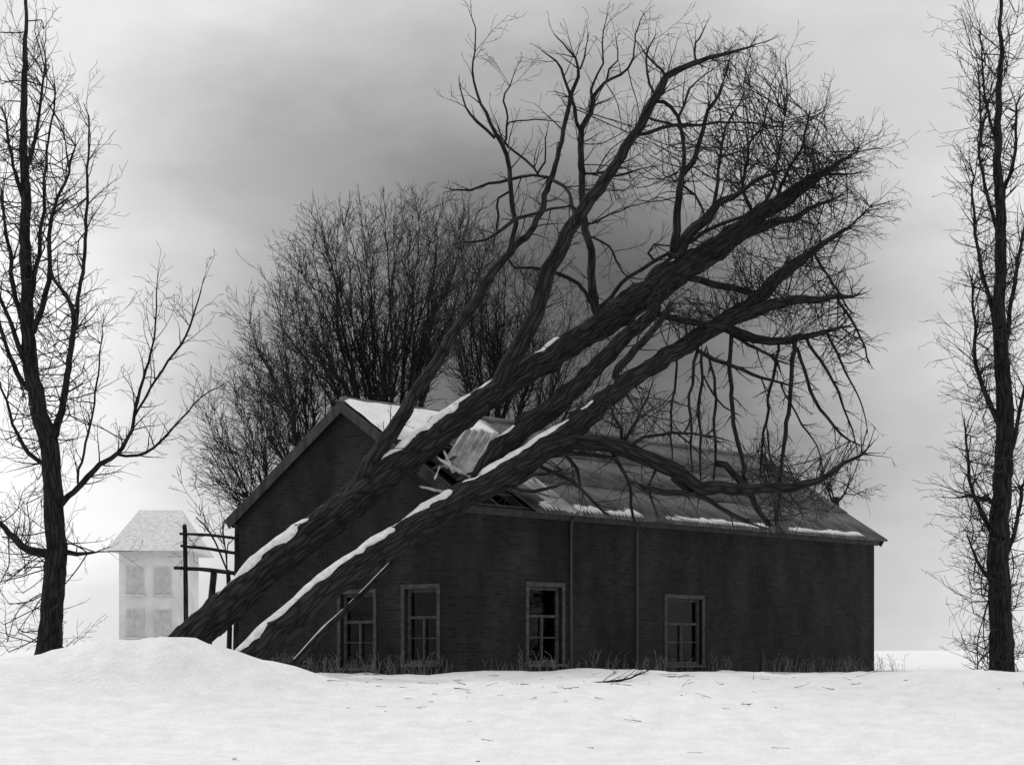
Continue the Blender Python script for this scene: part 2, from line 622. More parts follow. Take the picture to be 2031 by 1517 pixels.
missing = {(0, 0, 1), (0, 0, 2), (0, 1, 2), (0, 0, 0), (0, 1, 1)}
NCOL = 17
for side in (0, 1):
    o_, ax, dn_, nr = slope_frame(side)
    for c in range(NCOL):
        for r in range(3):
            if (side, c, r) in missing: continue
            s = bpy.data.objects.new('roof_sheet', me_sheet)
            col.objects.link(s)
            tilt = random.uniform(-.006, .006)
            d2 = (dn_ + nr * (.03 / SHEET_L + tilt * .3)).normalized()
            p = o_ + ax * (c * SHEET_W) + dn_ * (r * SL / 3 + random.uniform(-.012, .012)) + nr * (.03 + .004 * (c % 2))
            x2 = ax if side == 0 else ax
            n2 = x2.cross(d2) * (1 if (x2.cross(d2)).dot(nr) > 0 else -1)
            if x2.cross(d2).dot(nr) > 0:
                place(s, p, x2, d2, n2, house)
            else:
                place(s, p + x2 * (7 * PER + .035), -x2, d2, n2, house)
    for k in range(20):
        mb = MB()
        mb.box(o_ + ax * (.2 + k * .89) - nr * .19 + dn_ * .05, ax * .09, dn_ * (SL - .14), nr * .15)
        mb.build('rafter', M['timber'], house, smooth=False)
    for k in range(9):
        mb = MB()
        if side == 0 and k in (4, 5, 6):
            mb.box(o_ + ax * 2.2 - nr * .038 + dn_ * (.12 + k * .56), ax * (NCOL * SHEET_W - 2.3), dn_ * .05, nr * .034)
        else:
            mb.box(o_ + ax * .03 - nr * .038 + dn_ * (.12 + k * .56), ax * (NCOL * SHEET_W - .1), dn_ * .05, nr * .034)
        mb.build('batten', M['timber'], house, smooth=False)
    # barge boards at both ends and the fascia at the eaves
    for b0 in (-.035, NCOL * SHEET_W + .04):
        mb = MB()
        mb.box(o_ + ax * b0 - nr * .2 + dn_ * .0, ax * .03, dn_ * SL, nr * .22)
        mb.build('barge_board', M['timber'], house, smooth=False)
    mb = MB()
    mb.box(o_ + ax * .05 + dn_ * (SL - .07) - nr * .2, ax * (NCOL * SHEET_W - .12), dn_ * .03, nr * .17)
    mb.build('fascia', M['timber'], house, smooth=False)
o_, ax, dn_, nr = slope_frame(0)
mb = MB()
pts, rad = [], []
for i in range(60):
    pts.append(o_ + ax * (NCOL * SHEET_W * i / 59) + UP * (.045 + .012 * noise.noise(Vector((i * .7, 0, 0))))); rad.append(.085)
mb.tube(pts, rad, 8)
mb.build('ridge_cap', M['roof'], house)

# snow still lying on the upper roof beside the gable
mb = MB()
nu_, nv_ = 70, 26
for j in range(nv_ + 1):
    for i in range(nu_ + 1):
        u, v = i / nu_, j / nv_
        b_ = .02 + u * 4.9
        reach = (1.75 - 1.0 * u) * (1 + .22 * noise.noise(Vector((u * 7, 2.2, 0))) + .1 * noise.noise(Vector((u * 31, 4, 0))))
        s_ = .04 + v * max(.2, reach)
        edge = min(1, (1 - v) * 6) * min(1, u * 30 + .3) * min(1, (1 - u) * 5)
        hgt = .035 + .075 * edge + .02 * noise.noise(Vector((b_ * 2, s_ * 2, 0)))
        mb.v.append(o_ + ax * b_ + dn_ * s_ + nr * (hgt if edge > .02 else .0))
for j in range(nv_):
    for i in range(nu_):
        a = j * (nu_ + 1) + i
        mb.f.append((a, a + nu_ + 1, a + nu_ + 2, a + 1))
tag(mb.build('roof_snow', M['snow'], house), 'patch of snow left on the roof beside the gable')

for (c0_, c1_, wd_) in ((2.2, 6.4, .42), (6.9, 11.8, .34), (12.3, 16.6, .3)):
    mb = MB()
    n_ = int((c1_ - c0_) / .07)
    for i in range(n_ + 1):
        b_ = c0_ + (c1_ - c0_) * i / n_
        en = min(1, i / 5, (n_ - i) / 5)
        wd = wd_ * (1 + .7 * noise.noise(Vector((b_ * .9, 3, 1))) + .35 * noise.noise(Vector((b_ * 3.7, 1, 5)))) * (.2 + .8 * en)
        lip = .05 + .035 * math.cos(2 * math.pi * b_ / PER) + .03 * noise.noise(Vector((b_ * 4, 9, 9)))
        for k in range(7):
            f = k / 6
            hgt = .03 + .06 * en * math.sin(math.pi * min(1, f * 1.05 + .02)) ** .6
            mb.v.append(o_ + ax * b_ + dn_ * (SL + lip - wd * (1 - f)) + nr * (hgt if 0 < k < 6 else .005))
    for i in range(n_):
        for k in range(6):
            q = i * 7 + k
            mb.f.append((q, q + 1, q + 8, q + 7))
    tag(mb.build('roof_snow', M['snow_clump'], house), 'ragged strip of snow along the eaves')

# two pipes down the long wall
for px in (1128, 1259):
    t = wall_t(px, LB)
    p = C0 + LB * t - GA * .07
    mb = MB()
    P_, R_ = spline([p + UP * .6, p + UP * 2.2, p + UP * (Z_WALL - .3), p - GA * .04 + UP * (Z_WALL - .12)], [.03] * 4, .3)
    mb.tube(P_, R_, 8)
    mb.build('downpipe', M['zinc'], house)

# loose sheets and splintered timber where the stems broke through ---------------------------
def loose_sheet(p, xdir, ddir, label, bend=.0):
    x = xdir.normalized()
    d = (ddir - x * ddir.dot(x)).normalized()
    n = x.cross(d)
    me = me_sheet.copy()
    rr = random.Random(len(label))
    for v in me.vertices:
        t = v.co.y / SHEET_L
        v.co.z += bend * math.sin(t * math.pi) + .05 * noise.noise(Vector((v.co.x * 2, v.co.y * 2, bend * 9)))
        if t > .5: v.co.y += .16 * noise.noise(Vector((v.co.x * 6, 1.7, bend * 5)))
        else: v.co.y += .2 * noise.noise(Vector((v.co.x * 5, 7.7, bend * 5)))
    me.materials.clear(); me.materials.append(M['dusted'])
    o = bpy.data.objects.new('corrugated_sheet', me)
    col.objects.link(o)
    place(o, p, x, d, n)
    return tag(o, label, 'roof sheet', 'loose roof sheets')


a_, b_, c_ = at(893, 912, 41.6), at(962, 936, 41.5), at(925, 843, 42.6)
loose_sheet(c_, b_ - a_, a_ - c_, 'broken pale roof sheet tipped up between the two big stems', .05)
a_, b_, c_ = at(962, 984, 41.0), at(1060, 1014, 41.75), at(1000, 940, 42.3)
loose_sheet(c_ + nr * .12, LB + Vector((.0, 0, -.13)), dn_ + LB * -.1 + nr * .02, 'slipped roof sheet hanging over the eaves beside the lower stem', .03)

pl = [((868, 908), (925, 942), 41.0, 41.2, .055, 'pale splintered batten lying between the two big stems', 'split_wood'),
      ((858, 930), (905, 905), 40.9, 41.4, .06, 'dark broken rafter end jutting from the hole in the roof', 'timber'),
      ((905, 952), (968, 925), 41.2, 41.5, .07, 'snapped dark rafter crossing the hole beside the lower stem', 'timber'),
      ((880, 893), (898, 935), 41.2, 41.0, .05, 'upright splinter under the tipped roof sheet', 'split_wood'),
      ((985, 962), (1042, 985), 41.5, 41.6, .05, 'dark torn batten lying on the roof beside the slipped sheet', 'timber'),
      ((862, 950), (872, 925), 40.8, 41.0, .035, 'tiny pale splinter standing at the left of the hole', 'split_wood'),
      ((832, 965), (880, 975), 40.7, 40.8, .05, 'short broken lath above the snowy lower stem', 'split_wood')]
for (p0, p1, d0, d1, w, lab, mm) in pl:
    A, B = at(*p0, d0), at(*p1, d1)
    ax_ = (B - A)
    s1 = ax_.cross(Vector((0, 1, 0))).normalized()
    s2 = ax_.cross(s1).normalized()
    mb = MB()
    n = 8
    for i in range(n + 1):
        t = i / n
        k = 1 if 0 < i < n else .35
        ww = w * (k + .15 * rnd())
        for (q, r_) in ((-1, -1), (1, -1), (1, 1), (-1, 1)):
            mb.v.append(A + ax_ * t + s1 * (q * ww * .5 + .01 * rnd()) + s2 * r_ * .02)
    for i in range(n):
        for k in range(4):
            a, b = i * 4 + k, i * 4 + (k + 1) % 4
            mb.f.append((a, b, b + 4, a + 4))
    mb.f += [(3, 2, 1, 0), tuple(n * 4 + k for k in range(4))]
    tag(mb.build('broken_board', M[mm], smooth=False), lab, 'board', 'splintered boards in the broken roof')


# ------------------------------------------------------------------ fallen trees
def depth_on(table, px):
    for i in range(len(table) - 1):
        (x0, d0), (x1, d1) = table[i], table[i + 1]
        if px <= x1 or i == len(table) - 2:
            return d0 + (d1 - d0) * (px - x0) / (x1 - x0)


class Fallen:
    def __init__(self, name, loc, label, cat, table):
        self.root = empty(name, loc, label, cat)
        self.table = table
        self.tw = MB()
        self.pts = []

    def bough(self, p, d, length, r):
        """a side branch from the nearest limb out to p, then twigs on from there"""
        q = min(random.sample(self.pts, len(self.pts) // 8), key=lambda a: (a - p).length_squared)
        if (q - p).length > .12:
            m = q.lerp(p, .55) + rvec() * .12 * (p - q).length
            P, Q = spline([q, m, p], [r * 1.5, r * 1.2, r], .2, .03)
            self.tw.tube(P, Q, 4, cap=False)
            for i in range(1, len(P) - 1):
                if random.random() < .6:
                    grow(self.tw, P[i], side_dir((P[i + 1] - P[i]).normalized(), random.uniform(.4, 1)), length * .6, r * .7, 1, .0, .2, 3.2)
            d = (d + (p - q).normalized() * .8).normalized()
        grow(self.tw, p, d, length, r, 2, .01, .18, 3.4)

    def limb(self, k, name='limb', dy=None, twig=1.0, kink=.075, sides=7, lvl=2, tl=(.35, 1.1), rough=.12, up=.015, d0=None):
        """k: list of (px, py, width px). dy: metres the tip swings away from (+) or towards (-) the camera"""
        if dy is None: dy = rnd() * .9
        n = len(k)
        fixed = d0 is not None
        d0 = depth_on(self.table, k[0][0]) if d0 is None else d0
        if name != 'trunk' and self.pts and not fixed:
            def near(px, py):
                best = min(self.pts, key=lambda a: (a.x / a.y * F + CX - px) ** 2 + (HOR - (a.z - CAM_H) / a.y * F - py) ** 2)
                return best, math.hypot(best.x / best.y * F + CX - px, HOR - (best.z - CAM_H) / best.y * F - py)
            b0, e0 = near(*k[0][:2])
            b1, e1 = near(*k[-1][:2])
            if e0 < 34: d0 = b0.y
            if e0 < 34 and e0 > 6:
                k = [(b0.x / b0.y * F + CX, HOR - (b0.z - CAM_H) / b0.y * F, k[0][2])] + k
                n += 1
            if e1 < 20 and k[-1][2] > 5: dy = b1.y - d0
        tot = sum(math.dist(k[i][:2], k[i + 1][:2]) for i in range(n - 1))
        acc, pts, rad = 0, [], []
        for i in range(n):
            if i: acc += math.dist(k[i][:2], k[i - 1][:2])
            fr = acc / tot
            Y = d0 + dy * fr ** 1.1
            if name == 'trunk': Y = depth_on(self.table, k[i][0])
            pts.append(at(k[i][0], k[i][1], Y))
            rad.append(max(.006, k[i][2] * .5 * Y / F))
        P, Q = spline(pts, rad, .16 if rad[0] > .1 else .2, kink)
        mb = MB()
        self.pts += P
        mb.tube(P, Q, 34 if name == 'trunk' else (sides if Q[0] < .1 else 18), rough)
        o = mb.build(name, M['bark'], self.root)
        # twigs along the limb
        length = sum((P[i + 1] - P[i]).length for i in range(len(P) - 1))
        cnt = int(length * 4.2 * twig)
        for _ in range(cnt):
            i = int(len(P) * random.uniform(.12, .98))
            i = min(len(P) - 2, max(0, i))
            d = (P[i + 1] - P[i]).normalized()
            grow(self.tw, P[i], side_dir(d, random.uniform(.5, 1.15)), random.uniform(*tl), max(.006, min(.018, Q[i] * .5)), lvl, up, .2, 3.2)
        d = (P[-1] - P[-2]).normalized()
        if twig > 0 and Q[-1] < .05:
            for _ in range(2):
                grow(self.tw, P[-1], side_dir(d, random.uniform(.0, .35)), random.uniform(*tl) * .6, max(.006, Q[-1] * .8), lvl, up, .17, 3.2)
        return P, Q

    def finish(self):
        tag(self.tw.build('twigs', M['twig'], self.root), None, None, None, 'stuff')


def snow_on(P, Q, i0, i1, parent, wide=.75, high=.11, seed=0.0):
    """a strip of snow lying along the top of a stem"""
    mb = MB()
    sec = 9
    idx = list(range(max(0, i0), min(len(P) - 1, i1)))
    n = len(idx)
    for a, i in enumerate(idx):
        t = (P[min(i + 1, len(P) - 1)] - P[max(i - 1, 0)]).normalized()
        side = t.cross(UP).normalized()
        upv = side.cross(t).normalized()
        e = min(1, a / 3, (n - 1 - a) / 3)
        e = max(.05, e)
        e *= min(1, max(.12, 1.25 + 2.2 * noise.noise(Vector((i * .21, seed * 3.3, 4.4)))))
        hh = high * .62 * e * (1 + .45 * noise.noise(Vector((i * .33, seed, 1))))
        for k in range(sec):
            f = k / (sec - 1) * 2 - 1
            w = wide * .86 * (1 + .3 * noise.noise(Vector((i * .4, seed, f * 3))) + .5 * noise.noise(Vector((i * 1.9, seed, f)))) * (.4 + .6 * e)
            ang = f * w * .8
            r = Q[i] * .97 + hh * (1 - abs(f) ** 3) - (.03 if abs(f) == 1 else 0)
            mb.v.append(P[i] + upv * math.cos(ang) * r + side * math.sin(ang) * r)
    for a in range(n - 1):
        for k in range(sec - 1):
            q = a * sec + k
            mb.f.append((q, q + 1, q + 1 + sec, q + sec))
    return mb.build('snow_strip', M['snow_clump'], parent)


def near_idx(P, px):
    best = min(range(len(P)), key=lambda i: abs(P[i].x / P[i].y * F + CX - px))
    return best


# --- the upper, larger stem
TA = [(200, 36.6), (300, 37.4), (845, 41.1), (1015, 42.3), (1270, 44.0), (1500, 46.0), (1740, 48.0)]
A = Fallen('fallen_tree', at(262, 1368, 37), 'larger fallen tree lying across the ridge with tall upright limbs', 'tree', TA)
P1, Q1 = A.limb([(225, 1405, 74), (300, 1335, 68), (400, 1246, 66), (500, 1155, 64), (660, 1026, 62), (760, 948, 60), (890, 846, 56), (1015, 757, 49), (1100, 702, 47),
                 (1190, 643, 50), (1270, 590, 57), (1345, 537, 55), (1430, 485, 44), (1500, 432, 38), (1570, 385, 29), (1640, 338, 12), (1680, 312, 5), (1705, 292, 2)],
                'trunk', twig=0, kink=.06, rough=.22)
snow_on(P1, Q1, near_idx(P1, 455), near_idx(P1, 645), A.root, .85, .15, 1.0)
snow_on(P1, Q1, near_idx(P1, 722), near_idx(P1, 1010), A.root, .7, .1, 2.0)
snow_on(P1, Q1, near_idx(P1, 1050), near_idx(P1, 1150), A.root, .7, .06, 3.0)
for (s, e, sd) in ((1270, 1300, 4), (1335, 1362, 5), (1525, 1570, 6)):
    snow_on(P1, Q1, near_idx(P1, s), near_idx(P1, e), A.root, .6, .05, sd)
# twigs off the outer end of the stem
for _ in range(110):
    i = random.randint(near_idx(P1, 1380), len(P1) - 2)
    d = (P1[i + 1] - P1[i]).normalized()
    grow(A.tw, P1[i], side_dir(d, random.uniform(.4, 1.1)), random.uniform(.5, 1.5), .014, 2, .015, .2, 3.2)
# middle stem
P3, Q3 = A.limb([(946, 968, 38), (968, 925, 41), (1000, 882, 43), (1042, 848, 42), (1110, 798, 38), (1190, 720, 32), (1255, 655, 28), (1300, 608, 24)], 'limb', dy=2.6, twig=.4, sides=10, rough=.2, d0=41.0)
snow_on(P3, Q3, near_idx(P3, 990), near_idx(P3, 1045), A.root, .8, .09, 7)
# tall upright limbs
A.limb([(975, 790, 36), (1030, 690, 33), (1064, 616, 31), (1095, 525, 29), (1143, 434, 27), (1206, 347, 22), (1257, 271, 19), (1301, 192, 18), (1325, 157, 14), (1376, 125, 11), (1443, 109, 7), (1500, 88, 3)], dy=-1.6, twig=.9, sides=9)
A.limb([(1298, 200, 7), (1321, 201, 8), (1344, 235, 8), (1356, 295, 8), (1355, 345, 8)], dy=.4, twig=.6)
A.limb([(1337, 500, 18), (1342, 406, 15), (1354, 350, 13), (1376, 323, 11), (1396, 256, 9), (1412, 208, 7), (1435, 165, 4), (1447, 120, 2)], dy=-.8)
A.limb([(1269, 267, 9), (1340, 250, 7), (1404, 244, 5), (1452, 245, 4), (1560, 252, 2)], dy=-.8, twig=1.1)
A.limb([(1285, 232, 5), (1320, 244, 5), (1345, 250, 4)], dy=.3)
A.limb([(1300, 195, 5), (1285, 150, 5), (1280, 110, 4), (1300, 70, 2)], dy=.8)
A.limb([(1344, 236, 6), (1362, 195, 5), (1385, 160, 3), (1425, 130, 2)], dy=.6)
A.limb([(1325, 157, 5), (1300, 130, 5), (1275, 100, 3)], dy=-.6)
A.limb([(1380, 123, 5), (1378, 85, 4), (1400, 50, 2)], dy=.5)
A.limb([(1178, 612, 19), (1174, 525, 16), (1158, 438, 15), (1153, 327, 13), (1151, 256, 12), (1174, 228, 10), (1178, 196, 9), (1202, 165, 6), (1245, 137, 5), (1258, 85, 3), (1275, 32, 2)], dy=.9, twig=.9, sides=8)
A.limb([(1149, 262, 7), (1135, 196, 7), (1123, 169, 6), (1113, 133, 5), (1103, 117, 4), (1075, 101, 2)], dy=-.7, twig=.7)
A.limb([(1131, 190, 9), (1151, 137, 6), (1127, 101, 4), (1099, 68, 2)], dy=.7, twig=.8)
A.limb([(1151, 137, 4), (1160, 115, 4), (1162, 95, 3)], dy=.2, twig=.5)
A.limb([(1174, 185, 5), (1194, 129, 4), (1198, 85, 3), (1201, 45, 2)], dy=-.4, twig=.8)
A.limb([(1202, 165, 4), (1207, 140, 4), (1226, 120, 3), (1222, 80, 2)], dy=.4, twig=.8)
A.limb([(690, 990, 32), (745, 908, 31), (790, 832, 28), (850, 740, 24), (920, 630, 20), (985, 530, 17), (1048, 465, 13), (1072, 422, 12), (1087, 374, 12), (1103, 327, 10), (1119, 256, 9), (1131, 196, 9)], dy=.5, twig=.55, sides=9)
A.limb([(1005, 510, 11), (1020, 465, 10), (1016, 398, 10), (1010, 339, 9), (996, 287, 9), (973, 240, 7), (945, 188, 5), (935, 141, 4), (941, 82, 3), (936, 36, 2)], dy=-.8, twig=.45)
A.limb([(981, 272, 7), (949, 240, 6), (925, 212, 4), (915, 184, 3)], dy=.4, twig=.4)
A.limb([(1130, 408, 4), (1072, 422, 6), (1024, 436, 8), (996, 457, 7), (961, 477, 6), (917, 481, 3)], dy=-.5, twig=.6)
A.limb([(1087, 352, 6), (1056, 349, 6), (1008, 356, 7), (969, 366, 6), (935, 374, 5), (906, 377, 4)], dy=.3, twig=.7)
A.limb([(1066, 346, 5), (1040, 315, 5), (1008, 291, 5), (1000, 280, 4)], dy=.2, twig=.7)
A.limb([(1064, 342, 5), (1080, 318, 4), (1085, 262, 2)], dy=-.2, twig=.5)
A.limb([(1092, 355, 7), (1111, 364, 7), (1131, 392, 7), (1137, 430, 7)], dy=.0, twig=.5)
A.limb([(1000, 290, 5), (1008, 236, 4), (1000, 204, 4), (1016, 157, 2)], dy=.5, twig=.6)
A.limb([(1012, 245, 3), (1060, 240, 3), (1095, 240, 2)], dy=.5, twig=.4)
A.limb([(990, 390, 5), (988, 430, 5), (985, 455, 5)], dy=.2, twig=.3)
A.limb([(1020, 531, 5), (1079, 531, 7), (1107, 540, 8), (1143, 564, 8), (1168, 592, 8)], dy=.6, twig=.6)
A.limb([(1194, 606, 9), (1245, 552, 8), (1305, 517, 8), (1325, 503, 7)], dy=.2, twig=.6)
A.limb([(1338, 515, 30), (1360, 473, 24), (1403, 433, 20), (1425, 404, 15), (1454, 390, 12), (1490, 368, 8), (1560, 338, 4)], dy=.5, twig=1.6, sides=9)
A.limb([(1415, 412, 8), (1422, 362, 7), (1429, 313, 6), (1439, 257, 5), (1449, 231, 4), (1475, 198, 2)], dy=-.6, twig=1.3)
A.limb([(1490, 425, 8), (1475, 362, 7), (1485, 313, 6), (1492, 277, 4), (1515, 254, 2)], dy=.7, twig=1.6)
A.limb([(1363, 482, 9), (1417, 451, 8), (1472, 430, 6), (1505, 410, 4)], dy=.2, twig=1.2)
A.limb([(1472, 462, 22), (1526, 444, 17), (1563, 433, 13), (1599, 415, 9), (1660, 392, 4)], dy=.9, twig=1.8)
A.limb([(1540, 400, 9), (1560, 350, 7), (1590, 290, 5), (1605, 230, 3)], dy=-.5, twig=2.0)
A.limb([(1575, 380, 8), (1630, 350, 6), (1690, 345, 3)], dy=.6, twig=1.6)
A.limb([(1500, 430, 7), (1530, 380, 6), (1545, 310, 4), (1560, 220, 2)], dy=.3, twig=1.9)
A.limb([(1370, 556, 15), (1436, 566, 15), (1508, 582, 12)], dy=-.1, twig=.9)
A.limb([(1290, 618, 13), (1381, 640, 14), (1440, 648, 11)], dy=-.2, twig=1.2)
A.limb([(1345, 360, 5), (1375, 385, 5), (1392, 410, 4), (1400, 440, 3)], dy=.3, twig=1.4)
A.limb([(1206, 350, 5), (1245, 345, 5), (1270, 335, 3)], dy=-.5, twig=1.2)
A.limb([(1155, 345, 4), (1180, 345, 5), (1205, 340, 5)], dy=.2, twig=.8)
A.limb([(1160, 442, 5), (1195, 435, 4), (1245, 412, 2)], dy=.5, twig=1.1)
A.limb([(1176, 470, 4), (1205, 490, 5), (1225, 520, 4), (1250, 555, 2)], dy=-.4, twig=1.2)
A.limb([(1300, 520, 5), (1290, 500, 5), (1300, 482, 4), (1325, 488, 3)], dy=.0, twig=1.5)
# fine outer growth on the right of the crown
for (x, y, n) in ((1600, 250, 12), (1620, 340, 14), (1520, 150, 8), (1380, 280, 8), (1440, 330, 14), (1500, 300, 16), (1560, 330, 20), (1600, 300, 14), (1500, 200, 12), (1430, 170, 10), (1620, 420, 16), (1580, 470, 14), (1280, 300, 8), (1250, 380, 8), (1320, 320, 6)):
    for _ in range(int(n * 1.7)):
        p = at(x + rnd() * 52, y + rnd() * 45, depth_on(TA, x) + rnd() * 1.3)
        A.bough(p, (Vector((.3, 0, .6)) + rvec() * .8).normalized(), random.uniform(.5, 1.2), .01)
A.finish()

# --- the lower stem with the snow along it
TB = [(300, 35.8), (380, 36.4), (934, 40.35), (1140, 41.6), (1430, 44.0), (1720, 46.5)]
B = Fallen('fallen_tree', at(400, 1385, 36.4), 'lower fallen tree with a long line of snow, resting on the eaves corner', 'tree', TB)
P2, Q2 = B.limb([(340, 1432, 60), (400, 1385, 57), (500, 1300, 55), (670, 1150, 53), (775, 1080, 52), (875, 1012, 51), (1010, 933, 50), (1140, 846, 43), (1240, 762, 35), (1340, 697, 32),
                 (1432, 642, 33), (1508, 586, 28), (1563, 533, 22), (1635, 484, 12), (1690, 446, 5), (1730, 405, 2)], 'trunk', twig=0, kink=.06, rough=.22)
snow_on(P2, Q2, near_idx(P2, 455), near_idx(P2, 1148), B.root, .8, .12, 11)
for (s, e, sd) in ((1160, 1200, 12), (1480, 1515, 14)):
    snow_on(P2, Q2, near_idx(P2, s), near_idx(P2, e), B.root, .6, .05, sd)
for _ in range(90):
    i = random.randint(near_idx(P2, 1430), len(P2) - 2)
    d = (P2[i + 1] - P2[i]).normalized()
    grow(B.tw, P2[i], side_dir(d, random.uniform(.4, 1.1)), random.uniform(.5, 1.4), .014, 2, -.01, .2, 3.2)
B.limb([(1440, 640, 26), (1512, 611, 24), (1563, 600, 20), (1617, 593, 15), (1700, 585, 5)], dy=1.0, twig=1.6, sides=8)
B.limb([(1440, 652, 22), (1508, 673, 18), (1563, 673, 15), (1617, 662, 11), (1680, 648, 5)], dy=-.7, twig=1.8, sides=8)
B.limb([(1222, 745, 17), (1262, 693, 16), (1309, 640, 13), (1330, 600, 9)], dy=.7, twig=.8)
B.limb([(1381, 694, 9), (1436, 720, 8), (1490, 743, 7), (1563, 762, 4), (1590, 758, 2)], dy=-.4, twig=1.0, up=-.03)
B.limb([(1454, 665, 8), (1501, 691, 7), (1540, 714, 5)], dy=-.3, twig=1.2, up=-.03)
for k, dy in (([(1340, 712, 5), (1333, 790, 5), (1331, 850, 4), (1331, 920, 3)], .6), ([(1380, 700, 7), (1370, 785, 6), (1369, 850, 5), (1372, 945, 3)], .4), ([(1392, 700, 6), (1390, 800, 6), (1389, 890, 5), (1390, 955, 3)], .8),
              ([(1400, 690, 5), (1418, 774, 6), (1416, 890, 6), (1416, 950, 4)], .1), ([(1447, 660, 9), (1448, 749, 9), (1452, 821, 9), (1470, 900, 9), (1478, 955, 8)], -.3),
              ([(1544, 676, 6), (1534, 749, 7), (1521, 814, 6), (1512, 894, 5), (1508, 940, 3)], .5), ([(1577, 680, 10), (1570, 760, 9), (1562, 840, 9), (1552, 910, 8), (1545, 955, 7)], -.5),
              ([(1581, 690, 7), (1606, 774, 7), (1653, 843, 6), (1700, 880, 3)], .3), ([(1600, 670, 7), (1640, 740, 6), (1680, 830, 4), (1700, 900, 2)], -.4),
              ([(1635, 655, 6), (1668, 720, 5), (1705, 790, 3), (1720, 850, 2)], .4), ([(1660, 600, 6), (1700, 650, 5), (1725, 720, 3)], .6), ([(1395, 745, 4), (1420, 790, 4), (1450, 815, 3)], -.3),
              ([(1550, 765, 4), (1590, 840, 4), (1620, 885, 3), (1632, 930, 2)], .3), ([(1610, 490, 6), (1650, 560, 5), (1690, 620, 3)], -.3)):
    B.limb(k, dy=dy, twig=.85, up=-.03, tl=(.2, .65), kink=.075)
# long bowed limb reaching right over the roof
P4, Q4 = B.limb([(1050, 908, 30), (1100, 884, 30), (1150, 876, 30), (1193, 878, 31), (1236, 886, 32), (1276, 904, 32), (1335, 932, 31), (1375, 955, 29), (1414, 969, 26), (1473, 971, 22), (1533, 966, 20), (1577, 965, 18), (1624, 950, 14), (1676, 921, 9), (1720, 890, 4)],
                dy=-.9, twig=1.3, sides=10, rough=.14, tl=(.3, .9))
snow_on(P4, Q4, near_idx(P4, 1352), near_idx(P4, 1380), B.root, .6, .03, 21)
B.limb([(1248, 886, 8), (1280, 869, 7), (1315, 865, 6), (1355, 859, 6), (1414, 866, 5)], dy=-.4, twig=.8)
B.limb([(1340, 861, 4), (1357, 872, 4), (1375, 886, 3)], dy=-.1, twig=.6)
B.limb([(1356, 859, 4), (1365, 843, 4), (1369, 830, 3)], dy=0, twig=.4)
P5, Q5 = B.limb([(1222, 905, 8), (1153, 899, 10), (1090, 902, 10), (1050, 915, 6)], dy=-.3, twig=.5)
snow_on(P5, Q5, near_idx(P5, 1185), near_idx(P5, 1085), B.root, .8, .05, 22)
B.limb([(1050, 905, 9), (1074, 924, 8), (1114, 944, 8), (1153, 975, 7), (1193, 1011, 5)], dy=-.2, twig=.9)
B.limb([(1110, 932, 7), (1094, 936, 7), (1058, 944, 7), (1019, 966, 8), (985, 966, 8)], dy=-.2, twig=.5)
B.limb([(1015, 964, 8), (1058, 979, 8), (1104, 964, 6)], dy=-.2, twig=.4)
B.limb([(1375, 975, 12), (1319, 973, 13), (1280, 965, 10), (1268, 960, 3)], dy=-.3, twig=.4)
B.limb([(1335, 950, 10), (1385, 980, 11), (1414, 996, 10), (1485, 1036, 7)], dy=.2, twig=.8)
B.limb([(1440, 922, 14), (1470, 956, 14), (1490, 987, 13), (1529, 1043, 9)], dy=-.2, twig=.9)
B.limb([(1549, 967, 9), (1545, 1000, 8), (1538, 1030, 6)], dy=.1, twig=1.2)
B.limb([(1300, 915, 5), (1290, 960, 5), (1298, 1005, 4)], dy=.0, twig=.8, up=-.04)
B.limb([(1215, 890, 8), (1235, 930, 8), (1252, 975, 7), (1256, 1025, 6)], dy=.2, twig=.9, up=-.03)
B.limb([(1235, 855, 7), (1215, 830, 6), (1210, 790, 4), (1215, 770, 3)], dy=.2, twig=1.2)
B.limb([(1236, 880, 8), (1262, 845, 7), (1276, 810, 5), (1290, 770, 3)], dy=-.3, twig=1.4)
B.limb([(1120, 900, 8), (1142, 930, 7), (1150, 960, 4)], dy=.2, twig=1.0, up=-.03)
for (x, y, n) in ((1600, 640, 14), (1650, 700, 10), (1560, 640, 10), (1640, 560, 12), (1600, 530, 10), (1600, 980, 14), (1560, 1000, 12), (1520, 930, 10), (1240, 800, 10), (1290, 820, 8), (1180, 850, 5), (1340, 600, 14), (1390, 610, 16), (1480, 520, 14), (1430, 540, 8), (1460, 600, 8)):
    for _ in range(int(n * 1.7)):
        p = at(x + rnd() * 45, y + rnd() * 32, depth_on(TB, x) + rnd() * 1.1)
        B.bough(p, (Vector((.2, 0, -.1)) + rvec()).normalized(), random.uniform(.3, .9), .009)
B.finish()

# a slim broken pole of the fall leaning on the gable
PC = Fallen('leaning_pole', at(575, 1345, 38.2), 'slim snow-edged pole leaning on the gable wall below the fallen stems', 'pole', [(560, 38.2), (800, 40.9)])
Pp, Qp = PC.limb([(565, 1335, 15), (640, 1252, 14), (700, 1196, 13), (790, 1102, 9)], 'trunk', twig=0, kink=.012)
snow_on(Pp, Qp, 2, len(Pp) - 2, PC.root, .8, .03, 31)


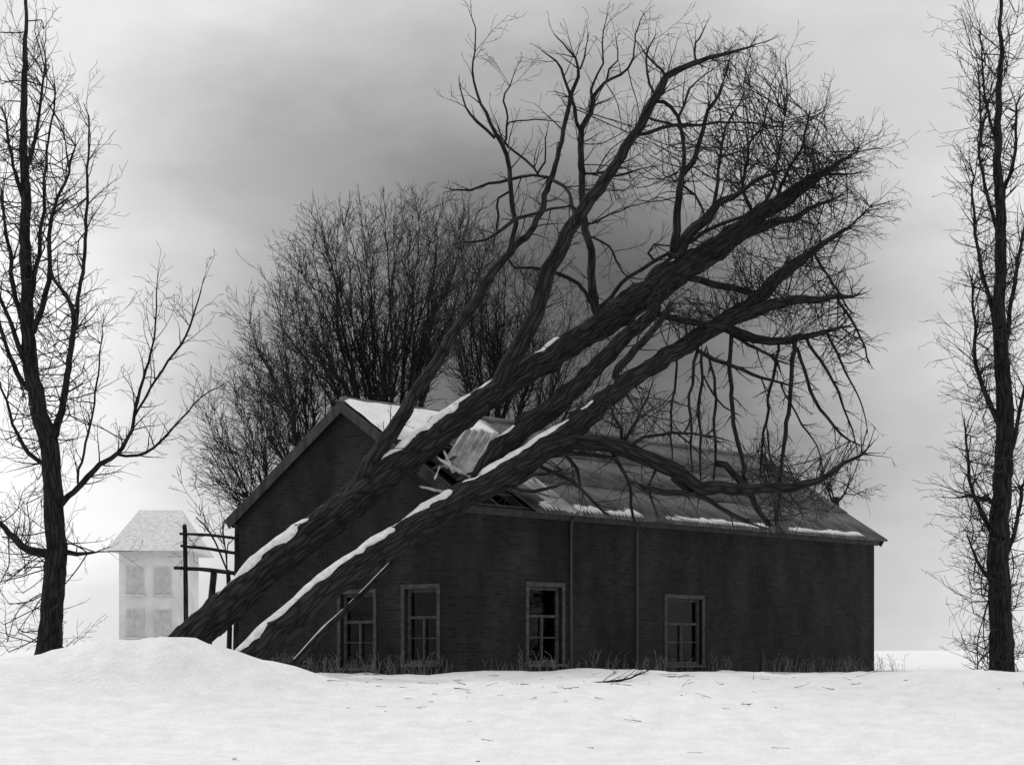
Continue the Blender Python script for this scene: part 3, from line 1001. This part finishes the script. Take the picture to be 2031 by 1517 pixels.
# ------------------------------------------------------------------ standing trees
def standing(name, label, base_px, depth, fork_py, base_w, targets, group=None, dens=2.6, lvl=2, side_len=(.5, 1.5), twig_r=.011, mat_t='far_twig', spread=1.3, n_side=10, bend=.35, cat='tree'):
    bx = (base_px - CX) * depth / F
    base = Vector((bx, depth, ground_z(bx, depth) - .15))
    root = empty(name, base, label, cat, group)
    fork = at(base_px, fork_py, depth)
    tr = MB()
    br = base_w * .5 * depth / F
    P, Q = spline([base, base.lerp(fork, .5) + rvec() * .08, fork], [br * 1.25, br, br * .85], .3, .03)
    tr.tube(P, Q, 10, .12)
    crown = MB()
    tg = sorted(targets, key=lambda q: math.atan2(q[0] - base_px, fork_py + 260 - q[1]))
    groups = [tg[i:i + 4] for i in range(0, len(tg), 4)]

    def sides(P, Q, cnt, lo=.15):
        for _ in range(cnt):
            i = min(len(P) - 2, int(len(P) * random.uniform(lo, 1.0)))
            d = (P[i + 1] - P[i]).normalized()
            grow(crown, P[i], side_dir(d, random.uniform(.25, .95)), random.uniform(*side_len), max(.007, min(twig_r * 1.4, Q[i] * .6)), lvl, .03, .17, dens, (.3, .85), rmin=.005)
    for gr in groups:
        cx_ = sum(q[0] for q in gr) / len(gr)
        cy_ = min(q[1] for q in gr)
        cen = at(cx_, cy_, depth + rnd() * spread)
        start = base.lerp(fork, random.uniform(.6, 1.0))
        knot = start.lerp(cen, random.uniform(.42, .58)) + rvec() * bend * .6
        r0 = br * random.uniform(.27, .42)
        P, Q = spline([start, start.lerp(knot, .5) + rvec() * bend * .4 + UP * .12, knot], [r0, r0 * .8, r0 * .6], .25, .07)
        tr.tube(P, Q, 7, .1)
        sides(P, Q, n_side // 2, .4)
        for (px, py) in gr:
            tip = at(px, py, depth + rnd() * spread)
            i = random.randint(int(len(P) * .5), len(P) - 1)
            st_ = P[i]
            m1 = st_.lerp(tip, .35) + rvec() * bend * .5
            m2 = st_.lerp(tip, .7) + rvec() * bend * .45
            r1 = Q[i] * random.uniform(.5, .75)
            P2_, Q2_ = spline([st_, m1, m2, tip], [r1, r1 * .7, r1 * .42, .007], .22, .07)
            tr.tube(P2_, Q2_, 5, .08)
            sides(P2_, Q2_, n_side)
    tr.build('trunk', M['bark'], root)
    crown.build('crown', M[mat_t], root)
    return root


def tips(pairs, jit=14, rep=1):
    return [(x + rnd() * jit, y + rnd() * jit) for (x, y) in pairs for _ in range(rep)]


standing('bare_tree', 'broad fan of bare upright branches rising behind the gable peak', 765, 56, 930, 34,
         tips([(560, 640), (590, 590), (600, 530), (618, 480), (645, 455), (668, 500), (692, 440), (722, 440), (745, 490), (772, 435), (805, 465), (832, 415), (850, 470), (876, 430), (905, 470), (927, 440), (958, 475), (700, 590), (790, 590), (870, 590), (620, 680), (930, 560)], 14, 2),
         'bare trees behind the house', dens=2.8, n_side=46, side_len=(.4, 1.3), spread=2.4, twig_r=.013, bend=.45)
standing('bare_tree', 'bare thicket-like tree behind the ridge, between gable peak and larger fallen tree', 985, 59, 930, 32,
         tips([(890, 500), (925, 470), (965, 520), (1000, 505), (1030, 535), (1062, 575), (1090, 600), (1125, 620), (950, 630), (1010, 650), (1150, 670), (1190, 715), (880, 580), (1080, 690), (900, 680)], 18, 2),
         'bare trees behind the house', dens=2.8, n_side=46, side_len=(.4, 1.3), spread=2.4, twig_r=.013, bend=.45)
standing('bare_tree', 'smaller bare tree left of the gable peak with fine outer twigs', 622, 54, 990, 26,
         tips([(508, 640), (540, 550), (495, 715), (565, 600), (600, 570), (475, 775), (525, 690), (575, 700), (635, 630), (550, 775), (600, 760)], 16, 2),
         'bare trees behind the house', dens=2.8, n_side=34, side_len=(.4, 1.2), spread=1.8, twig_r=.013, bend=.4)
standing('bare_tree', 'low bare tree just left of the gable roof slope', 545, 51, 1060, 18,
         tips([(445, 860), (475, 800), (508, 760), (415, 905), (435, 940), (530, 815), (475, 900), (560, 840), (412, 810)], 14, 2),
         'bare trees behind the house', dens=2.7, n_side=22, bend=.3)
low = [(1045, 62, [(1010, 820), (1040, 790), (1075, 800), (1090, 850), (1000, 870)], 'small bare tree behind the ridge beside the middle stem'),
       (1160, 60, [(1120, 840), (1150, 800), (1190, 820), (1210, 870), (1130, 880)], 'small bare tree behind the ridge under the lower stem'),
       (1270, 64, [(1220, 830), (1250, 770), (1285, 745), (1310, 790), (1330, 850)], 'small bare tree behind the ridge above the bowed limb'),
       (1400, 63, [(1350, 870), (1380, 830), (1410, 850), (1440, 880), (1360, 900)], 'small bare tree behind the roof under the hanging branches'),
       (1530, 62, [(1480, 890), (1510, 850), (1540, 870), (1570, 900), (1590, 930)], 'small bare tree behind the far end of the roof'),
       (1660, 60, [(1600, 960), (1630, 900), (1660, 880), (1690, 920), (1720, 980), (1640, 990)], 'rightmost small bare tree beyond the far roof end')]
for (bx, dp, tg, lab) in low:
    standing('bare_tree', lab, bx, dp, 985, 13, tips(tg, 10, 2), 'small trees behind the roof', dens=2.4, n_side=9, side_len=(.3, .9))

standing('sapling', 'thin bare sapling beside the left corner of the gable', 452, 47, 1130, 10,
         [(428, 985), (380, 945), (352, 922), (470, 960), (402, 1045), (368, 1075), (345, 1127), (395, 1000), (440, 930)], 'bare saplings', dens=1.8, n_side=5, side_len=(.25, .7), mat_t='twig', spread=.5)

# big tree at the left edge of the view
def traced(name, label, table, trunk, limbs, lvl=2, tw=1.6, fuzz=(), loc=None, up=.03):
    T = Fallen(name, loc, label, 'tree', table)
    T.limb(trunk, 'trunk', twig=0, kink=.06)
    for (k, dy) in limbs:
        T.limb(k, dy=dy, twig=tw, lvl=lvl, tl=(.4, 1.2), up=up)
    for (x, y, n, sx, sy) in fuzz:
        for _ in range(int(n * 1.8)):
            p = at(x + rnd() * sx, y + rnd() * sy, table[0][1] + rnd() * 1.5)
            T.bough(p, (Vector((0, 0, .6)) + rvec() * .7).normalized(), random.uniform(.5, 1.3), .011)
    T.finish()


D = 44.0
traced('bare_tree', 'tall dark tree with crowded branches at the left edge', [(-300, D), (600, D + .01)],
       [(92, 1400, 58), (100, 1250, 46), (110, 1080, 40), (102, 930, 36), (88, 850, 34), (67, 775, 30), (57, 680, 27), (53, 560, 23), (49, 400, 19), (47, 220, 14), (50, 60, 8), (52, -60, 4)],
       [([(95, 880, 18), (107, 862, 16), (123, 810, 14), (138, 715, 12), (148, 636, 10), (130, 585, 8), (107, 553, 6), (95, 500, 3)], -.6),
        ([(138, 715, 9), (158, 577, 8), (170, 458, 7), (174, 340, 5), (176, 230, 3)], .5),
        ([(70, 660, 14), (97, 577, 11), (97, 518, 9), (103, 430, 8), (130, 359, 6), (150, 290, 3)], -.5),
        ([(60, 600, 12), (75, 520, 9), (85, 420, 7), (95, 300, 5), (110, 180, 3)], .7),
        ([(57, 660, 14), (30, 590, 11), (18, 500, 8), (5, 400, 5)], .6), ([(58, 740, 12), (20, 640, 9), (-10, 560, 6)], -.6),
        ([(60, 780, 13), (25, 720, 10), (5, 660, 6), (-20, 600, 4)], .3), ([(52, 420, 10), (25, 330, 7), (10, 230, 4)], -.4), ([(50, 350, 10), (75, 250, 7), (90, 140, 4)], .3),
        ([(95, 1095, 18), (60, 1092, 16), (20, 1060, 12), (-20, 1010, 7)], .4), ([(108, 1085, 15), (150, 1098, 9), (190, 1095, 4)], -.4),
        ([(112, 1010, 15), (132, 984, 13), (198, 925, 11), (229, 898, 9), (257, 850, 7), (285, 755, 6), (305, 676, 4), (312, 557, 2)], -.7),
        ([(229, 900, 6), (273, 903, 6), (334, 863, 5), (385, 800, 3), (430, 770, 2)], .5),
        ([(265, 830, 5), (309, 755, 5), (356, 684, 5), (380, 632, 4), (400, 569, 2)], .3),
        ([(150, 960, 5), (175, 860, 5), (190, 760, 4), (205, 640, 2)], .2), ([(100, 930, 10), (60, 900, 9), (25, 840, 6), (0, 760, 4)], -.5)],
       tw=1.15, fuzz=((30, 500, 34, 60, 260), (110, 500, 26, 60, 220), (40, 200, 22, 60, 160), (60, 900, 26, 70, 180), (60, 1180, 24, 70, 120), (120, 760, 16, 50, 120)), loc=at(92, 1345, D))
# tree at the right edge
D = 45.0
traced('bare_tree', 'dark densely twigged tree at the right edge', [(1600, D), (2400, D + .01)],
       [(1992, 1400, 54), (1986, 1250, 44), (1980, 1100, 40), (1990, 950, 36), (1992, 800, 32), (1980, 640, 27), (1985, 480, 22), (1978, 300, 16), (1984, 120, 10), (1982, -60, 4)],
       [([(1985, 1010, 12), (1960, 990, 9), (1925, 983, 7), (1905, 986, 4)], -.4), ([(1988, 1080, 14), (1950, 1030, 10), (1925, 950, 7), (1915, 860, 4)], .4),
        ([(1990, 860, 13), (1955, 780, 10), (1935, 680, 7), (1928, 560, 4)], -.5), ([(1985, 700, 12), (2005, 620, 9), (2020, 520, 7), (2040, 400, 4)], .4),
        ([(1982, 640, 11), (1950, 560, 8), (1935, 450, 6), (1925, 330, 3)], .6), ([(1984, 470, 10), (1955, 380, 7), (1945, 270, 5), (1940, 150, 3)], -.5),
        ([(1982, 420, 9), (2010, 320, 7), (2020, 200, 4)], .5), ([(1980, 300, 8), (1955, 200, 5), (1945, 80, 3)], .2),
        ([(1988, 940, 12), (2015, 860, 9), (2035, 760, 6)], -.3), ([(1984, 1140, 13), (2010, 1060, 9), (2030, 960, 6)], .5), ([(1984, 1190, 11), (1950, 1130, 8), (1925, 1080, 4)], .1)],
       tw=1.5, fuzz=((1970, 200, 34, 50, 170), (1970, 500, 40, 50, 170), (1970, 800, 44, 50, 170), (1970, 1060, 40, 50, 140), (1970, 1250, 34, 50, 90)), loc=at(1992, 1345, D))

# ------------------------------------------------------------------ pale house far left, post
YB = 74.0
hb = at(262, 1330, YB)
zg = ground_z(hb.x, YB) - .2
oh = empty('far_house', Vector((hb.x, YB, zg)), 'small pale house with a snowy roof in the distance at left', 'house')
x0, x1 = at(236, 0, YB).x, at(352, 0, YB).x
z_e, z_r = at(0, 1090, YB).z, at(0, 1002, YB).z
dp = 5.0
mb = MB()
mb.box(Vector((x0, YB, zg)), Vector((x1 - x0, 0, 0)), Vector((0, dp, 0)), Vector((0, 0, z_e - zg)))
mb.build('wall', M['plaster'], oh, smooth=False)
mb = MB()
e0 = [Vector((x0 - .45, YB - .4, z_e - .05)), Vector((x1 + .6, YB - .4, z_e - .05)), Vector((x1 + .6, YB + dp + .4, z_e - .05)), Vector((x0 - .45, YB + dp + .4, z_e - .05))]
rg = [Vector((x0 + .3, YB + dp / 2, z_r)), Vector((x1 - .25, YB + dp / 2, z_r))]
mb.poly([e0[0], e0[1], rg[1], rg[0]]); mb.poly([e0[2], e0[3], rg[0], rg[1]]); mb.poly([e0[1], e0[2], rg[1]]); mb.poly([e0[3], e0[0], rg[0]]); mb.poly(e0[::-1])
rf = mb.build('roof', M['snow_clump'], oh, smooth=False)
for px in (268, 322):
    for zz in (1150, 1235):
        p = at(px, zz, YB)
        e = empty('window', p, None, None)
        e.parent = oh
        e.location = p - oh.location
        for (nm, x_, z_, ww, hh, yy, mm) in (('frame', -.36, -.55, .72, 1.1, .03, 'plaster'), ('sill', -.42, -.62, .84, .06, .1, 'snow_clump'),
                                             ('shutter', -.33, -.52, .32, 1.04, .045, 'shutter'), ('shutter', .01, -.52, .32, 1.04, .045, 'shutter')):
            mb = MB()
            mb.box(p + Vector((x_, -yy, z_)), Vector((ww, 0, 0)), Vector((0, yy - .002, 0)), Vector((0, 0, hh)))
            q = mb.build(nm, M[mm], None, smooth=False); q.parent = e; q.location = -p

YR = 44.6
pz = at(415, 1345, YR)
rail = empty('timber_rail_frame', Vector((pz.x, YR, ground_z(pz.x, YR) - .2)), 'tall dark timber frame of posts and rails left of the gable corner', 'fence')
for (x_b, x_t, y_t, w) in ((372, 366, 1040, .06), (408, 424, 1128, .09), (466, 470, 1040, .06)):
    mb = MB()
    b0 = at(x_b, 1345, YR)
    P_, R_ = spline([Vector((b0.x, YR, ground_z(b0.x, YR) - .2)), at((x_b + x_t) / 2, (1345 + y_t) / 2, YR), at(x_t, y_t, YR)], [w, w * .95, w * .85], .25, .012)
    mb.tube(P_, R_, 8, .15)
    mb.build('post', M['bark'], rail)
for (xa, ya, xb, yb, w) in ((345, 1126, 484, 1139, .05), (356, 1058, 474, 1068, .035), (358, 1082, 476, 1098, .04)):
    mb = MB()
    P_, R_ = spline([at(xa, ya, YR - .1), at((xa + xb) / 2, (ya + yb) / 2 - 2, YR - .1), at(xb, yb, YR - .1)], [w * .8, w, w], .2, .012)
    mb.tube(P_, R_, 7, .12)
    mb.build('rail', M['bark'], rail)

# ------------------------------------------------------------------ broken branches lying on the snow
rs = random.Random(5)
for (px, py, ang, ln, lab) in ((1228, 1352, .35, 1.5, 'broken branch sunk in the snow below the long wall'),):
    # walk down the sight line to the snow
    Y = 24.0
    while Y < 44 and at(px, py, Y).z > ground_z(at(px, py, Y).x, Y): Y += .05
    p = at(px, py, Y)
    e = empty('broken_branch', p, lab, 'branch')
    mb, tb = MB(), MB()
    pts, rad = [], []
    for i in range(9):
        t = i / 8
        x, y = p.x + math.cos(ang) * ln * (t - .5) + .05 * rs.uniform(-1, 1), p.y + math.sin(ang) * ln * (t - .5) + .05 * rs.uniform(-1, 1)
        pts.append(Vector((x, y, ground_z(x, y) - .02 + .2 * t * t))); rad.append(.034 * (1 - .75 * t))
    mb.tube(pts, rad, 7, .1)
    mb.build('stem', M['bark'], e)
    for i in range(2, 8):
        d = (pts[i] - pts[i - 1]).normalized()
        dd = side_dir(d, .8); dd.z = abs(dd.z)
        grow(tb, pts[i], dd, rs.uniform(.3, .7), .009, 1, .02, .2, 3)
    tag(tb.build('twigs', M['twig'], e), None, None, None, 'stuff')
mb = MB()
for _ in range(110):
    x, y = random.choice((random.gauss(3.0, 1.3), random.gauss(-1.5, 1.2), random.gauss(4, 4))), 33.0 + abs(random.gauss(0, 1)) * 3.4 * (1 if random.random() < .85 else -1)
    if y > 40 or y < 26: continue
    d = Vector((rnd(), rnd(), .12 * rnd())).normalized()
    grow(mb, Vector((x, y, ground_z(x, y) + .012)), d, random.uniform(.06, .4), random.uniform(.004, .01), 1, .0, .12, 2.5, rmin=.003)
tag(mb.build('twig_litter', M['twig']), 'small broken twigs scattered over the snow', 'twigs', None, 'stuff')
# ------------------------------------------------------------------ dead stalks in the drift along the walls
mb = MB()
for _ in range(900):
    if random.random() < .4:
        b = C0 + GA * random.uniform(.2, WG) - LB * abs(random.gauss(.2, .9))
    else:
        b = C0 + LB * random.uniform(.2, LL) - GA * abs(random.gauss(.2, .9))
    if noise.noise(b * .55) < -.05: continue
    p = Vector((b.x, b.y, ground_z(b.x, b.y) - .05))
    grow(mb, p, (Vector((0, 0, 1)) + rvec() * .35).normalized(), random.uniform(.15, .55), .006, 1, .0, .15, 3.5, rmin=.004)
tag(mb.build('dry_weeds', M['straw']), 'dry dark weed stalks poking out of the snow along the walls', 'weeds', None, 'stuff')
print('triangles about', sum(len(o.data.polygons) * 2 for o in bpy.data.objects if o.type == 'MESH'))
